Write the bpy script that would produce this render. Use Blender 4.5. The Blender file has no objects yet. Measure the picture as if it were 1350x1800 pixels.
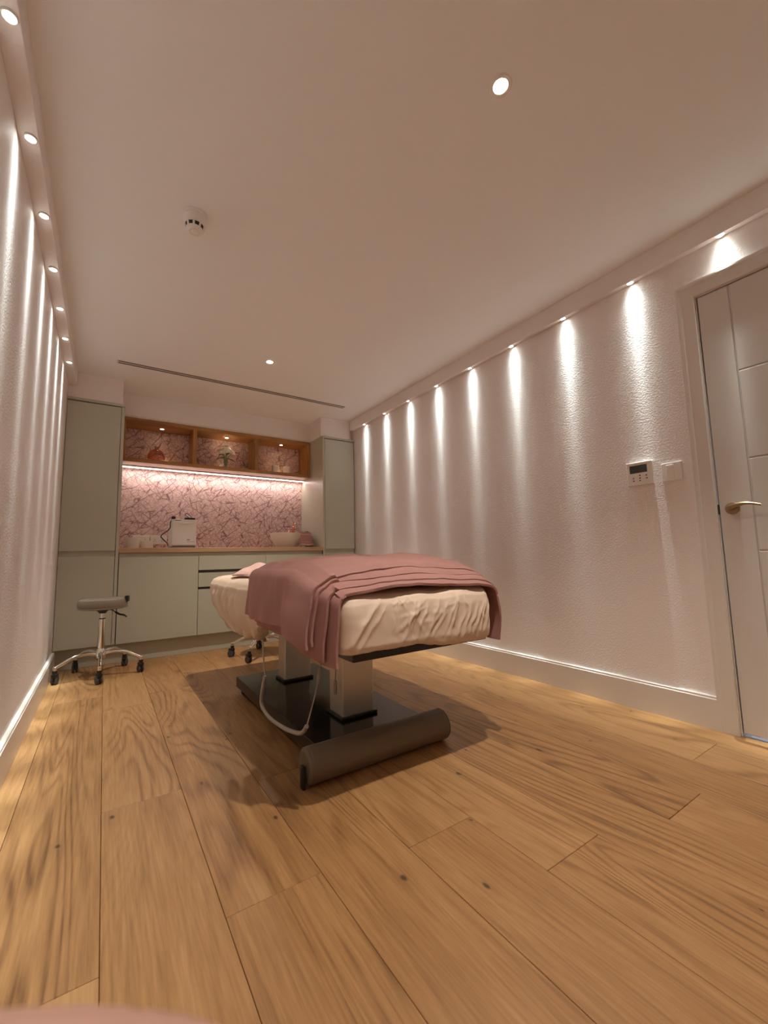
import bpy, bmesh, math, random
from mathutils import noise, Vector, Matrix, Euler
random.seed(7)
sc = bpy.context.scene
COL = sc.collection
PI = math.pi

# ------------------------------------------------------------------ camera
YAW, PITCH, ROLL = math.radians(33.9), math.radians(6.09), math.radians(-1.27)
cam_d = bpy.data.cameras.new('camera')
cam = bpy.data.objects.new('camera', cam_d)
COL.objects.link(cam)
_f = Vector((math.sin(YAW) * math.cos(PITCH), math.cos(YAW) * math.cos(PITCH), math.sin(PITCH)))
_r0 = Vector((math.cos(YAW), -math.sin(YAW), 0))
_u0 = _r0.cross(_f)
_r = math.cos(ROLL) * _r0 + math.sin(ROLL) * _u0
_u = -math.sin(ROLL) * _r0 + math.cos(ROLL) * _u0
cam.matrix_world = Matrix(((_r.x, _u.x, -_f.x, 0), (_r.y, _u.y, -_f.y, 0), (_r.z, _u.z, -_f.z, 0.80), (0, 0, 0, 1)))
cam_d.sensor_fit = 'VERTICAL'
cam_d.sensor_height = 24
cam_d.sensor_width = 18
cam_d.lens = 730.8 / 1800 * 24
cam_d.clip_start = 0.004
cam_d.dof.use_dof = True
cam_d.dof.focus_distance = 2.2
cam_d.dof.aperture_fstop = 13.9
sc.camera = cam

# ------------------------------------------------------------------ world, exposure
w = bpy.data.worlds.new('world')
sc.world = w
w.use_nodes = True
w.node_tree.nodes['Background'].inputs[0].default_value = (0.05, 0.05, 0.06, 1)
w.node_tree.nodes['Background'].inputs[1].default_value = 0.2
vs = sc.view_settings
vs.view_transform = 'Standard'
vs.look = 'None'
vs.gamma = 1
vs.use_curve_mapping = False
vs.exposure = 0.63
sc.cycles.use_denoising = True
sc.cycles.max_bounces = 12
sc.cycles.diffuse_bounces = 10

# lamp strengths (the lamps themselves are built with their fittings)
P_SPOT = 92.0      # the two ceiling downlights
P_WASH = 17.5      # each small wall washer, times its lens profile
LENS = ((8.0, 3.2), (3.0, 9.0), (.34, 22.0))
P_SHELF = 9.0     # each shelf spotlight
P_STRIP = 2.8      # LED strip under the shelf
C_SPOT = (1.0, 0.92, 0.80)
C_WASH = (0.90, 1.0, 0.97)
C_SHELF = (1.0, 0.86, 0.58)
C_STRIP = (1.0, 0.83, 0.77)

# ------------------------------------------------------------------ room numbers
XL, XR = -0.295, 2.305
YF, YB = -0.75, 4.594
YD = 4.004            # cabinet door plane
H = 2.33
BH = 2.217             # underside of the bulkheads


# ------------------------------------------------------------------ materials
def nodes(m):
    return m.node_tree.nodes, m.node_tree.links


def mat(name, col, rough=0.5, metal=0.0, bump=None, spec=0.5, sheen=0.0, var=0.0, coat=0.0):
    """procedural principled; bump = (scale, strength, distance); var = tonal noise"""
    m = bpy.data.materials.new(name)
    m.use_nodes = True
    N, L = nodes(m)
    b = N['Principled BSDF']
    b.inputs['Base Color'].default_value = (*col, 1)
    b.inputs['Roughness'].default_value = rough
    b.inputs['Metallic'].default_value = metal
    b.inputs['Specular IOR Level'].default_value = spec
    if sheen:
        b.inputs['Sheen Weight'].default_value = sheen
        b.inputs['Sheen Roughness'].default_value = 0.4
        b.inputs['Sheen Tint'].default_value = (*[min(1, c * 1.6) for c in col], 1)
    if coat:
        b.inputs['Coat Weight'].default_value = coat
    tc = N.new('ShaderNodeTexCoord')
    if var:
        n = N.new('ShaderNodeTexNoise')
        n.inputs['Scale'].default_value = 6
        n.inputs['Detail'].default_value = 4
        L.new(tc.outputs['Object'], n.inputs['Vector'])
        mx = N.new('ShaderNodeMix')
        mx.data_type = 'RGBA'
        mx.inputs['A'].default_value = (*[c * (1 - var) for c in col], 1)
        mx.inputs['B'].default_value = (*[min(1, c * (1 + var)) for c in col], 1)
        L.new(n.outputs['Fac'], mx.inputs['Factor'])
        L.new(mx.outputs['Result'], b.inputs['Base Color'])
    if bump:
        n = N.new('ShaderNodeTexNoise')
        n.inputs['Scale'].default_value = bump[0]
        n.inputs['Detail'].default_value = 3
        L.new(tc.outputs['Object'], n.inputs['Vector'])
        bp = N.new('ShaderNodeBump')
        bp.inputs['Strength'].default_value = bump[1]
        bp.inputs['Distance'].default_value = bump[2]
        L.new(n.outputs['Fac'], bp.inputs['Height'])
        L.new(bp.outputs['Normal'], b.inputs['Normal'])
    return m


def emit(name, col, strength):
    m = bpy.data.materials.new(name)
    m.use_nodes = True
    N, L = nodes(m)
    b = N['Principled BSDF']
    b.inputs['Base Color'].default_value = (*col, 1)
    b.inputs['Emission Color'].default_value = (*col, 1)
    b.inputs['Emission Strength'].default_value = strength
    return m


def wood(name, dark, mid, light, axis='Y', ring=9.0, knots=True, rough=0.42, vary=0.5):
    """oak: contour rings of a stretched noise field, pores and knots; random look per object"""
    m = bpy.data.materials.new(name)
    m.use_nodes = True
    N, L = nodes(m)
    b = N['Principled BSDF']
    b.inputs['Roughness'].default_value = rough
    tc = N.new('ShaderNodeTexCoord')
    oi = N.new('ShaderNodeObjectInfo')

    def math_(op, a, c=None, clamp=False):
        n = N.new('ShaderNodeMath')
        n.operation = op
        n.use_clamp = clamp
        for i, v in enumerate((a, c)):
            if v is None:
                continue
            if isinstance(v, (int, float)):
                n.inputs[i].default_value = v
            else:
                L.new(v, n.inputs[i])
        return n.outputs[0]
    mul = N.new('ShaderNodeVectorMath')
    mul.operation = 'MULTIPLY'
    mul.inputs[1].default_value = {'Y': (1, .13, 1), 'X': (.13, 1, 1), 'Z': (1, 1, .13)}[axis]
    L.new(tc.outputs['Object'], mul.inputs[0])
    off = N.new('ShaderNodeVectorMath')
    off.operation = 'ADD'
    cmb = N.new('ShaderNodeCombineXYZ')
    r37 = math_('MULTIPLY', oi.outputs['Random'], 37.0)
    r91 = math_('MULTIPLY', oi.outputs['Random'], 91.0)
    for i, o in enumerate((r37, r91, r37)):
        L.new(o, cmb.inputs[i])
    L.new(mul.outputs[0], off.inputs[0])
    L.new(cmb.outputs[0], off.inputs[1])
    P = off.outputs[0]
    n1 = N.new('ShaderNodeTexNoise')
    n1.inputs['Scale'].default_value = 3.2
    n1.inputs['Detail'].default_value = 2.0
    n1.inputs['Roughness'].default_value = 0.35
    n1.inputs['Distortion'].default_value = 0.5
    L.new(P, n1.inputs['Vector'])
    s = math_('SINE', math_('MULTIPLY', n1.outputs['Fac'], ring * 2 * PI))
    rings = math_('POWER', math_('ADD', math_('MULTIPLY', s, 0.5), 0.5), 3.0)
    # where the rings are strong
    n2 = N.new('ShaderNodeTexNoise')
    n2.inputs['Scale'].default_value = 5.0
    n2.inputs['Detail'].default_value = 1
    L.new(P, n2.inputs['Vector'])
    msk = N.new('ShaderNodeMapRange')
    msk.inputs['From Min'].default_value = 0.40
    msk.inputs['From Max'].default_value = 0.60
    L.new(n2.outputs['Fac'], msk.inputs['Value'])
    rg = math_('MULTIPLY', rings, math_('ADD', math_('MULTIPLY', msk.outputs[0], 0.65), 0.2))
    # broad tone and fibres
    n3 = N.new('ShaderNodeTexNoise')
    n3.inputs['Scale'].default_value = 13.0
    n3.inputs['Detail'].default_value = 5
    n3.inputs['Roughness'].default_value = 0.6
    L.new(P, n3.inputs['Vector'])
    mul2 = N.new('ShaderNodeVectorMath')
    mul2.operation = 'MULTIPLY'
    mul2.inputs[1].default_value = {'Y': (46, 2.2, 46), 'X': (2.2, 46, 46), 'Z': (46, 46, 2.2)}[axis]
    L.new(tc.outputs['Object'], mul2.inputs[0])
    add2 = N.new('ShaderNodeVectorMath')
    add2.operation = 'ADD'
    L.new(mul2.outputs[0], add2.inputs[0])
    L.new(cmb.outputs[0], add2.inputs[1])
    n4 = N.new('ShaderNodeTexNoise')
    n4.inputs['Scale'].default_value = 3.0
    n4.inputs['Detail'].default_value = 3
    L.new(add2.outputs[0], n4.inputs['Vector'])
    tone = math_('ADD', math_('MULTIPLY', n3.outputs['Fac'], 0.50), math_('MULTIPLY', n4.outputs['Fac'], 0.55))
    tone = math_('SUBTRACT', tone, math_('MULTIPLY', rg, 0.26))
    tone = math_('ADD', tone, math_('MULTIPLY', math_('SUBTRACT', oi.outputs['Random'], 0.5), 0.34 * vary))
    cr = N.new('ShaderNodeValToRGB')
    cr.color_ramp.elements[0].position = 0.12
    cr.color_ramp.elements[0].color = (*dark, 1)
    cr.color_ramp.elements[1].position = 0.78
    cr.color_ramp.elements[1].color = (*light, 1)
    e = cr.color_ramp.elements.new(0.45)
    e.color = (*mid, 1)
    L.new(tone, cr.inputs['Fac'])
    out = cr.outputs['Color']
    if knots:
        mul3 = N.new('ShaderNodeVectorMath')
        mul3.operation = 'MULTIPLY'
        mul3.inputs[1].default_value = {'Y': (1, .55, 1), 'X': (.55, 1, 1), 'Z': (1, 1, .55)}[axis]
        L.new(tc.outputs['Object'], mul3.inputs[0])
        add3 = N.new('ShaderNodeVectorMath')
        add3.operation = 'ADD'
        L.new(mul3.outputs[0], add3.inputs[0])
        L.new(cmb.outputs[0], add3.inputs[1])
        nd = N.new('ShaderNodeTexNoise')
        nd.inputs['Scale'].default_value = 22
        L.new(add3.outputs[0], nd.inputs['Vector'])
        add4 = N.new('ShaderNodeVectorMath')
        add4.operation = 'MULTIPLY_ADD'
        add4.inputs[1].default_value = (.02, .02, .02)
        L.new(nd.outputs['Color'], add4.inputs[0])
        L.new(add3.outputs[0], add4.inputs[2])
        v = N.new('ShaderNodeTexVoronoi')
        v.voronoi_dimensions = '2D' if axis == 'Y' else '3D'
        v.inputs['Scale'].default_value = 4.6
        L.new(add4.outputs[0], v.inputs['Vector'])
        sep = N.new('ShaderNodeSeparateColor')
        L.new(v.outputs['Color'], sep.inputs[0])
        keep = math_('GREATER_THAN', sep.outputs[0], 0.60)
        rad = math_('ADD', math_('MULTIPLY', sep.outputs[1], 0.035), 0.018)
        k = N.new('ShaderNodeMapRange')
        k.interpolation_type = 'SMOOTHSTEP'
        k.inputs['From Min'].default_value = 1.0
        k.inputs['From Max'].default_value = 0.25
        L.new(math_('DIVIDE', v.outputs['Distance'], rad), k.inputs['Value'])
        halo = N.new('ShaderNodeMapRange')
        halo.interpolation_type = 'SMOOTHSTEP'
        halo.inputs['From Min'].default_value = 4.5
        halo.inputs['From Max'].default_value = 0.8
        L.new(math_('DIVIDE', v.outputs['Distance'], rad), halo.inputs['Value'])
        kf = math_('MULTIPLY', keep, math_('ADD', math_('MULTIPLY', k.outputs[0], 0.7), math_('MULTIPLY', halo.outputs[0], 0.10)))
        mx = N.new('ShaderNodeMix')
        mx.data_type = 'RGBA'
        mx.inputs['B'].default_value = (dark[0] * .16, dark[1] * .14, dark[2] * .14, 1)
        L.new(kf, mx.inputs['Factor'])
        L.new(out, mx.inputs['A'])
        out = mx.outputs['Result']
    L.new(out, b.inputs['Base Color'])
    bp = N.new('ShaderNodeBump')
    bp.inputs['Strength'].default_value = 0.12
    bp.inputs['Distance'].default_value = 0.0015
    L.new(tone, bp.inputs['Height'])
    L.new(bp.outputs['Normal'], b.inputs['Normal'])
    return m


def wallpaper(name):
    """pale pink paper crossed by twig-like strokes"""
    m = bpy.data.materials.new(name)
    m.use_nodes = True
    N, L = nodes(m)
    b = N['Principled BSDF']
    b.inputs['Roughness'].default_value = 0.7
    tc = N.new('ShaderNodeTexCoord')
    sep = N.new('ShaderNodeSeparateXYZ')
    L.new(tc.outputs['Object'], sep.inputs[0])
    cmb = N.new('ShaderNodeCombineXYZ')
    L.new(sep.outputs[0], cmb.inputs[0])
    L.new(sep.outputs[2], cmb.inputs[1])
    nz = N.new('ShaderNodeTexNoise')
    nz.inputs['Scale'].default_value = 14
    L.new(cmb.outputs[0], nz.inputs['Vector'])
    warp = N.new('ShaderNodeVectorMath')
    warp.operation = 'MULTIPLY_ADD'
    warp.inputs[1].default_value = (.022, .022, 0)
    L.new(nz.outputs['Color'], warp.inputs[0])
    L.new(cmb.outputs[0], warp.inputs[2])
    acc = None
    for ang, sx, sc_, wd, amt in ((38, .28, 17, .075, 1.0), (-52, .32, 20, .07, .9), (62, .5, 30, .09, .75), (-18, .6, 38, .10, .6), (15, .6, 48, .11, .5)):
        mp = N.new('ShaderNodeMapping')
        mp.inputs['Rotation'].default_value = (0, 0, -math.radians(ang))
        L.new(warp.outputs[0], mp.inputs['Vector'])
        ml = N.new('ShaderNodeVectorMath')
        ml.operation = 'MULTIPLY'
        ml.inputs[1].default_value = (sx, 1, 1)
        L.new(mp.outputs[0], ml.inputs[0])
        v = N.new('ShaderNodeTexVoronoi')
        v.feature = 'DISTANCE_TO_EDGE'
        v.voronoi_dimensions = '2D'
        v.inputs['Scale'].default_value = sc_
        L.new(ml.outputs[0], v.inputs['Vector'])
        r = N.new('ShaderNodeMapRange')
        r.inputs['From Min'].default_value = wd
        r.inputs['From Max'].default_value = wd * .35
        L.new(v.outputs['Distance'], r.inputs['Value'])
        # breaks in the strokes
        g = N.new('ShaderNodeTexNoise')
        g.inputs['Scale'].default_value = 16 + ang * .1
        L.new(ml.outputs[0], g.inputs['Vector'])
        gr = N.new('ShaderNodeMapRange')
        gr.inputs['From Min'].default_value = .42
        gr.inputs['From Max'].default_value = .55
        L.new(g.outputs['Fac'], gr.inputs['Value'])
        x = N.new('ShaderNodeMath')
        x.operation = 'MULTIPLY'
        L.new(r.outputs[0], x.inputs[0])
        L.new(gr.outputs[0], x.inputs[1])
        y = N.new('ShaderNodeMath')
        y.operation = 'MULTIPLY'
        y.inputs[1].default_value = amt
        L.new(x.outputs[0], y.inputs[0])
        if acc is None:
            acc = y.outputs[0]
        else:
            z = N.new('ShaderNodeMath')
            z.operation = 'MAXIMUM'
            L.new(acc, z.inputs[0])
            L.new(y.outputs[0], z.inputs[1])
            acc = z.outputs[0]
    mx = N.new('ShaderNodeMix')
    mx.data_type = 'RGBA'
    mx.inputs['A'].default_value = (.74, .55, .51, 1)
    mx.inputs['B'].default_value = (.26, .135, .13, 1)
    L.new(acc, mx.inputs['Factor'])
    L.new(mx.outputs['Result'], b.inputs['Base Color'])
    return m


def glass(name, col, rough=0.02):
    m = bpy.data.materials.new(name)
    m.use_nodes = True
    N, L = nodes(m)
    b = N['Principled BSDF']
    b.inputs['Base Color'].default_value = (*col, 1)
    b.inputs['Transmission Weight'].default_value = 1
    b.inputs['Roughness'].default_value = rough
    b.inputs['IOR'].default_value = 1.45
    return m


M = {}
M['wall'] = mat('pale pink wall paint', (.80, .735, .71), .62, bump=(125, .42, .0035))
M['ceiling'] = mat('ceiling paint', (.83, .82, .81), .8, bump=(400, .1, .001))
M['trim'] = mat('satin trim paint', (.68, .63, .58), .35, bump=(60, .05, .001))
M['door'] = mat('satin door paint', (.64, .60, .56), .33, bump=(50, .04, .001))
M['cab'] = mat('matt sage lacquer', (.45, .435, .345), .38, bump=(80, .03, .0005))
M['cabdark'] = mat('dark cabinet recess', (.10, .085, .06), .6, bump=(80, .03, .0005))
M['floor'] = wood('oak floor', (.152, .067, .0235), (.32, .162, .060), (.45, .252, .107), 'Y', 26)
M['oak'] = wood('oak shelf', (.16, .065, .02), (.36, .165, .05), (.52, .27, .09), 'X', 8, knots=False, vary=.3)
M['oakv'] = wood('oak shelf upright', (.16, .065, .02), (.36, .165, .05), (.52, .27, .09), 'Z', 8, knots=False, vary=.3)
M['worktop'] = wood('oak worktop', (.24, .13, .07), (.42, .26, .15), (.52, .35, .21), 'X', 7, knots=False, vary=.2)
M['under'] = mat('dark underlay', (.06, .035, .02), .9, bump=(60, .1, .001))
M['paper'] = wallpaper('twig wallpaper')
M['white'] = mat('white plastic', (.80, .77, .73), .35, bump=(90, .03, .0005))
M['whitegloss'] = mat('white enamel', (.80, .76, .70), .12, bump=(40, .02, .0005))
M['black'] = mat('black plastic', (.012, .012, .013), .35, bump=(200, .05, .0005))
M['blackbase'] = mat('black lacquered steel', (.010, .009, .008), .16, bump=(120, .03, .0005))
M['rubber'] = mat('grey rubber', (.055, .055, .057), .55, bump=(200, .1, .0005))
M['chrome'] = mat('chrome', (.78, .76, .72), .09, 1.0, bump=(30, .02, .0005))
M['steel'] = mat('brushed steel', (.62, .57, .50), .42, .75, bump=(300, .08, .0005))
M['nickel'] = mat('antique brass', (.32, .235, .13), .3, 1.0, bump=(60, .02, .0005))
M['copper'] = mat('copper', (.85, .36, .25), .2, 1.0, bump=(60, .02, .0005))
M['leather'] = mat('taupe leatherette', (.20, .155, .11), .38, bump=(260, .15, .001))
M['bolster'] = mat('dark taupe leatherette', (.15, .105, .065), .5, bump=(260, .12, .001))
M['sheet'] = mat('cream cotton', (.66, .52, .41), .8, sheen=.15, bump=(500, .15, .0008))
M['blanket'] = mat('dusty pink plush', (.33, .165, .145), .85, sheen=.45, bump=(350, .45, .003), var=.10)
M['towel'] = mat('pale pink terry', (.66, .42, .375), .9, sheen=.4, bump=(420, .5, .003), var=.05)
M['towel2'] = mat('rose terry', (.47, .25, .23), .9, sheen=.4, bump=(420, .5, .003), var=.05)
M['hose'] = mat('pale grey rubber hose', (.36, .32, .27), .45, bump=(200, .05, .0005))
M['screen'] = mat('lcd screen', (.035, .04, .035), .15, bump=(20, .01, .0005))
M['ink'] = mat('dark print', (.03, .03, .03), .5, bump=(20, .01, .0005))
M['candle'] = mat('ivory candle', (.72, .64, .42), .45, bump=(30, .03, .0005))
M['ceramic'] = mat('cream ceramic', (.74, .66, .56), .3, bump=(30, .03, .0005))
M['pinkglass'] = glass('pink glass', (.78, .50, .42))
M['clear'] = glass('clear glass', (.95, .97, .95))
M['leaf'] = mat('dark green leaf', (.03, .07, .025), .45, bump=(60, .1, .001), var=.2)
M['stem'] = mat('green stem', (.10, .20, .06), .5, bump=(60, .1, .001))
M['petal'] = mat('cream pink petal', (.86, .80, .70), .55, bump=(60, .05, .001), var=.08)
M['petal2'] = mat('blush petal', (.84, .66, .58), .55, bump=(60, .05, .001), var=.08)
M['lamp'] = emit('lit lamp', (1, .95, .84), 30)
M['lampw'] = emit('lit washer lamp', (.96, 1, .93), 18)
M['lamps'] = emit('lit shelf lamp', (1, .9, .66), 14)
M['strip'] = emit('lit strip', (1, .84, .78), 4)
M['skin'] = mat('skin', (.60, .33, .255), .5, bump=(300, .15, .0006), var=.08)
M['sleeve'] = mat('grey knit sleeve', (.12, .11, .11), .9, bump=(200, .4, .002))
M['label'] = mat('grey print', (.22, .20, .19), .5, bump=(20, .01, .0005))
M['hall'] = mat('hall floor', (.5, .5, .52), .6, bump=(20, .02, .0005))
for k_ in ('petal', 'petal2'):
    q_ = M[k_].node_tree.nodes['Principled BSDF']
    q_.inputs['Subsurface Weight'].default_value = .8
    q_.inputs['Subsurface Radius'].default_value = (.03, .027, .022)
b_ = M['skin'].node_tree.nodes['Principled BSDF']
b_.inputs['Subsurface Weight'].default_value = .15
b_.inputs['Subsurface Radius'].default_value = (.006, .003, .002)


# ------------------------------------------------------------------ mesh helpers
class B:
    """collects shapes; build() links them as one mesh object"""
    def __init__(s):
        s.bm = bmesh.new()

    def _add(s, t, mtx=None):
        if mtx is not None:
            t.transform(mtx)
        me = bpy.data.meshes.new('t')
        t.to_mesh(me)
        t.free()
        s.bm.from_mesh(me)
        bpy.data.meshes.remove(me)
        return s

    def box(s, x0, x1, y0, y1, z0, z1, bev=0.0, seg=2, mtx=None):
        t = bmesh.new()
        bmesh.ops.create_cube(t, size=1)
        for v in t.verts:
            v.co = Vector(((x0 + x1) / 2 + v.co.x * (x1 - x0), (y0 + y1) / 2 + v.co.y * (y1 - y0), (z0 + z1) / 2 + v.co.z * (z1 - z0)))
        if bev:
            bmesh.ops.bevel(t, geom=t.edges[:], offset=bev, segments=seg, profile=.5, affect='EDGES')
        return s._add(t, mtx)

    def tube(s, pts, r, n=12, cap=True, closed=False):
        pts = [Vector(p) for p in pts]
        rs = r if isinstance(r, (list, tuple)) else [r] * len(pts)
        bm = s.bm
        rings = []
        ref = None
        for i, p in enumerate(pts):
            if closed:
                d = (pts[(i + 1) % len(pts)] - pts[i - 1]).normalized()
            else:
                d = (pts[min(i + 1, len(pts) - 1)] - pts[max(i - 1, 0)]).normalized()
            if ref is None:
                ref = Vector((0, 0, 1)) if abs(d.z) < .9 else Vector((1, 0, 0))
            a = (ref - d * ref.dot(d)).normalized()
            ref = a
            c = d.cross(a)
            rings.append([bm.verts.new(p + (a * math.cos(2 * PI * k / n) + c * math.sin(2 * PI * k / n)) * rs[i]) for k in range(n)])
        m = len(rings)
        for i in range(m if closed else m - 1):
            A, C = rings[i], rings[(i + 1) % m]
            for k in range(n):
                bm.faces.new((A[k], A[(k + 1) % n], C[(k + 1) % n], C[k]))
        if cap and not closed:
            bm.faces.new(rings[0][::-1])
            bm.faces.new(rings[-1])
        return s

    def lathe(s, prof, n=32, mtx=None, sx=1.0, sy=1.0):
        t = bmesh.new()
        rings = []
        for r, z in prof:
            if r < 1e-6:
                rings.append([t.verts.new((0, 0, z))])
            else:
                rings.append([t.verts.new((r * sx * math.cos(2 * PI * k / n), r * sy * math.sin(2 * PI * k / n), z)) for k in range(n)])
        for A, C in zip(rings, rings[1:]):
            if len(A) == 1 and len(C) == 1:
                continue
            for k in range(n):
                j = (k + 1) % n
                if len(A) == 1:
                    t.faces.new((A[0], C[j], C[k]))
                elif len(C) == 1:
                    t.faces.new((A[k], A[j], C[0]))
                else:
                    t.faces.new((A[k], A[j], C[j], C[k]))
        return s._add(t, mtx)

    def grid(s, f, nu, nv, wrap=False):
        bm = s.bm
        vs_ = [[bm.verts.new(f(i / (nu if wrap else nu - 1), j / (nv - 1))) for j in range(nv)] for i in range(nu)]
        for i in range(nu if wrap else nu - 1):
            for j in range(nv - 1):
                k = (i + 1) % nu
                bm.faces.new((vs_[i][j], vs_[k][j], vs_[k][j + 1], vs_[i][j + 1]))
        return s

    def ball(s, c, rx, ry=None, rz=None, seg=14, mtx=None):
        t = bmesh.new()
        bmesh.ops.create_uvsphere(t, u_segments=seg, v_segments=max(6, seg // 2), radius=1)
        t.transform(Matrix.Translation(c) @ (mtx or Matrix()) @ Matrix.Diagonal((rx, ry or rx, rz or rx, 1)))
        return s._add(t)

    def build(s, name, m, parent=None, ang=32, recalc=True):
        bm = s.bm
        if recalc:
            bmesh.ops.recalc_face_normals(bm, faces=bm.faces[:])
        for f in bm.faces:
            f.smooth = True
        lim = math.radians(ang)
        for e in bm.edges:
            if len(e.link_faces) == 2:
                a_, (f0, f1) = e.calc_face_angle(0), e.link_faces
                big, small = max(f0.calc_area(), f1.calc_area()), min(f0.calc_area(), f1.calc_area())
                if a_ > lim or (a_ > .06 and big > 6 * small and big > 1e-4):
                    e.smooth = False           # keeps broad flat faces flat beside their bevels
        me = bpy.data.meshes.new(name)
        bm.to_mesh(me)
        bm.free()
        me.materials.append(m)
        o = bpy.data.objects.new(name, me)
        COL.objects.link(o)
        if parent is not None:
            o.parent = parent
        return o


def tag(o, label=None, cat=None, group=None, kind=None):
    for k, v in (('label', label), ('category', cat), ('group', group), ('kind', kind)):
        if v:
            o[k] = v
    return o


def thing(name, label, cat, loc=(0, 0, 0), rz=0.0, group=None):
    o = bpy.data.objects.new(name, None)
    o.empty_display_size = .05
    COL.objects.link(o)
    o.location = loc
    o.rotation_euler = (0, 0, rz)
    return tag(o, label, cat, group)


def struct(o):
    o['kind'] = 'structure'
    return o


def lamp(name, kind, loc, power, col, parent=None, rot=(0, 0, 0), **kw):
    d = bpy.data.lights.new(name, kind)
    d.energy = power
    d.color = col
    for k, v in kw.items():
        setattr(d, k, v)
    o = bpy.data.objects.new(name, d)
    COL.objects.link(o)
    o.location = loc
    o.rotation_euler = rot
    if parent is not None:
        o.parent = parent
    return o


def lens_profile(d):
    """photometric profile of a narrow LED lens: three bell curves of the angle from straight down"""
    d.use_nodes = True
    N, L = d.node_tree.nodes, d.node_tree.links
    em = N['Emission']
    tc = N.new('ShaderNodeTexCoord')
    sp = N.new('ShaderNodeSeparateXYZ')
    L.new(tc.outputs['Normal'], sp.inputs[0])
    def m2(op, a, c):
        n = N.new('ShaderNodeMath')
        n.operation = op
        for i, v in enumerate((a, c)):
            if isinstance(v, (int, float)):
                n.inputs[i].default_value = v
            else:
                L.new(v, n.inputs[i])
        return n.outputs[0]
    om = m2('ADD', sp.outputs[2], 1.0)             # 1 - cos(angle from straight down)
    acc = None
    for amp, deg in LENS:
        g = m2('MULTIPLY', m2('POWER', 2.718282, m2('MULTIPLY', om, -2 / math.radians(deg) ** 2)), amp)
        acc = g if acc is None else m2('ADD', acc, g)
    L.new(acc, em.inputs['Strength'])


def copy_tree(o, parent=None):
    c = o.copy()
    COL.objects.link(c)
    c.parent = parent
    for ch in list(o.children):
        copy_tree(ch, c)
    return c


def sstep(a, b, x):
    t = max(0, min(1, (x - a) / (b - a)))
    return t * t * (3 - 2 * t)          # a > b gives a falling step


def spline(pts, n=8):
    """Catmull-Rom through the points"""
    P = [Vector(p) for p in pts]
    out = []
    for i in range(len(P) - 1):
        p0, p1, p2, p3 = P[max(i - 1, 0)], P[i], P[i + 1], P[min(i + 2, len(P) - 1)]
        for k in range(n):
            t = k / n
            out.append(.5 * ((2 * p1) + (p2 - p0) * t + (2 * p0 - 5 * p1 + 4 * p2 - p3) * t * t + (3 * p1 - p0 - 3 * p2 + p3) * t ** 3))
    out.append(P[-1])
    return out


# ================================================================== THE ROOM
floor = struct(B().box(XL, XR, YF, YB, -.06, -.016).build('floor', M['under']))
rows = [XL, -.21, .025, .26, .495, .73, .965, 1.20, 1.435, 1.667, 1.90, 2.135, XR]
joints = [[.45, 2.3], [1.065, 3.12], [1.705, 2.81], [1.06, 3.0], [-.3, 1.60, 3.4], [1.0, 2.9], [.73, 2.6], [-.2, 1.95, 3.5],
          [.645, 2.7], [-.1, 1.846, 3.6], [.75, 2.75], [.2, 2.2, 3.8]]
gap = .0011
rk = random.Random(11)
for i, js in enumerate(joints):
    ys = [YF] + js + [4.06]
    for a, c in zip(ys, ys[1:]):
        h = rk.uniform(-.0004, .0)
        t = B()
        t.box(rows[i] + gap / 2, rows[i + 1] - gap / 2, a + gap / 2, c - gap / 2, -.015, h, bev=.0011, seg=1)
        p = t.build('plank', M['floor'], floor, ang=20)
        # plank origin at its own middle, so that the grain differs from board to board
        ctr = Vector(((rows[i] + rows[i + 1]) / 2, (a + c) / 2, 0))
        p.data.transform(Matrix.Translation(-ctr))
        p.location = ctr

struct(B().box(XL - .1, XL, YF, YB, -.06, H + .1).build('wall_left', M['wall']))
DY0, DY1, DZ = -.075, .728, 2.012        # door opening
t = B()
t.box(XR, XR + .1, DY1, YB, -.06, H + .1)
t.box(XR, XR + .1, YF, DY0, -.06, H + .1)
t.box(XR, XR + .1, DY0, DY1, DZ, H + .1)
struct(t.build('wall_right', M['wall']))
wb = struct(B().box(XL - .1, XR + .1, YB, YB + .1, -.06, H + .1).build('wall_back', M['wall']))
B().box(.10, 1.915, YB - .003, YB, .90, 2.12).build('wallpaper', M['paper'], wb)
struct(B().box(XL - .1, XR + .1, YF - .1, YF, -.06, H + .1).build('wall_front', M['wall']))
struct(B().box(XL - .1, XR + .1, YF - .1, YB + .1, H, H + .1).build('ceiling', M['ceiling']))
# bulkheads that hide the tops of the side walls
struct(B().box(XL, -.240, YF, YD + .01, BH, H, bev=.0015, seg=1).build('trim_1', M['wall']))
t = B()
t.box(2.252, 2.2605, YF, YD + .01, BH, H, bev=.0015, seg=1)      # fascia with a small drop lip
t.box(2.260, XR, YF, YD + .01, BH + .014, H)
struct(t.build('trim_2', M['wall']))
# boxed-in wall above the tall cabinets and above the shelf
struct(B().box(XL, .078, YD + .016, YB, 2.116, H, bev=.001, seg=1).build('trim_3', M['wall']))
struct(B().box(1.90, 2.252, YD + .016, YB, 2.116, H, bev=.001, seg=1).build('trim_4', M['wall']))
struct(B().box(2.252, XR, YD + .06, YB, 2.116, H).build('trim_5', M['wall']))
struct(B().box(.078, 1.90, 4.335, YB, 2.135, H).build('trim_6', M['wall']))
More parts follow.
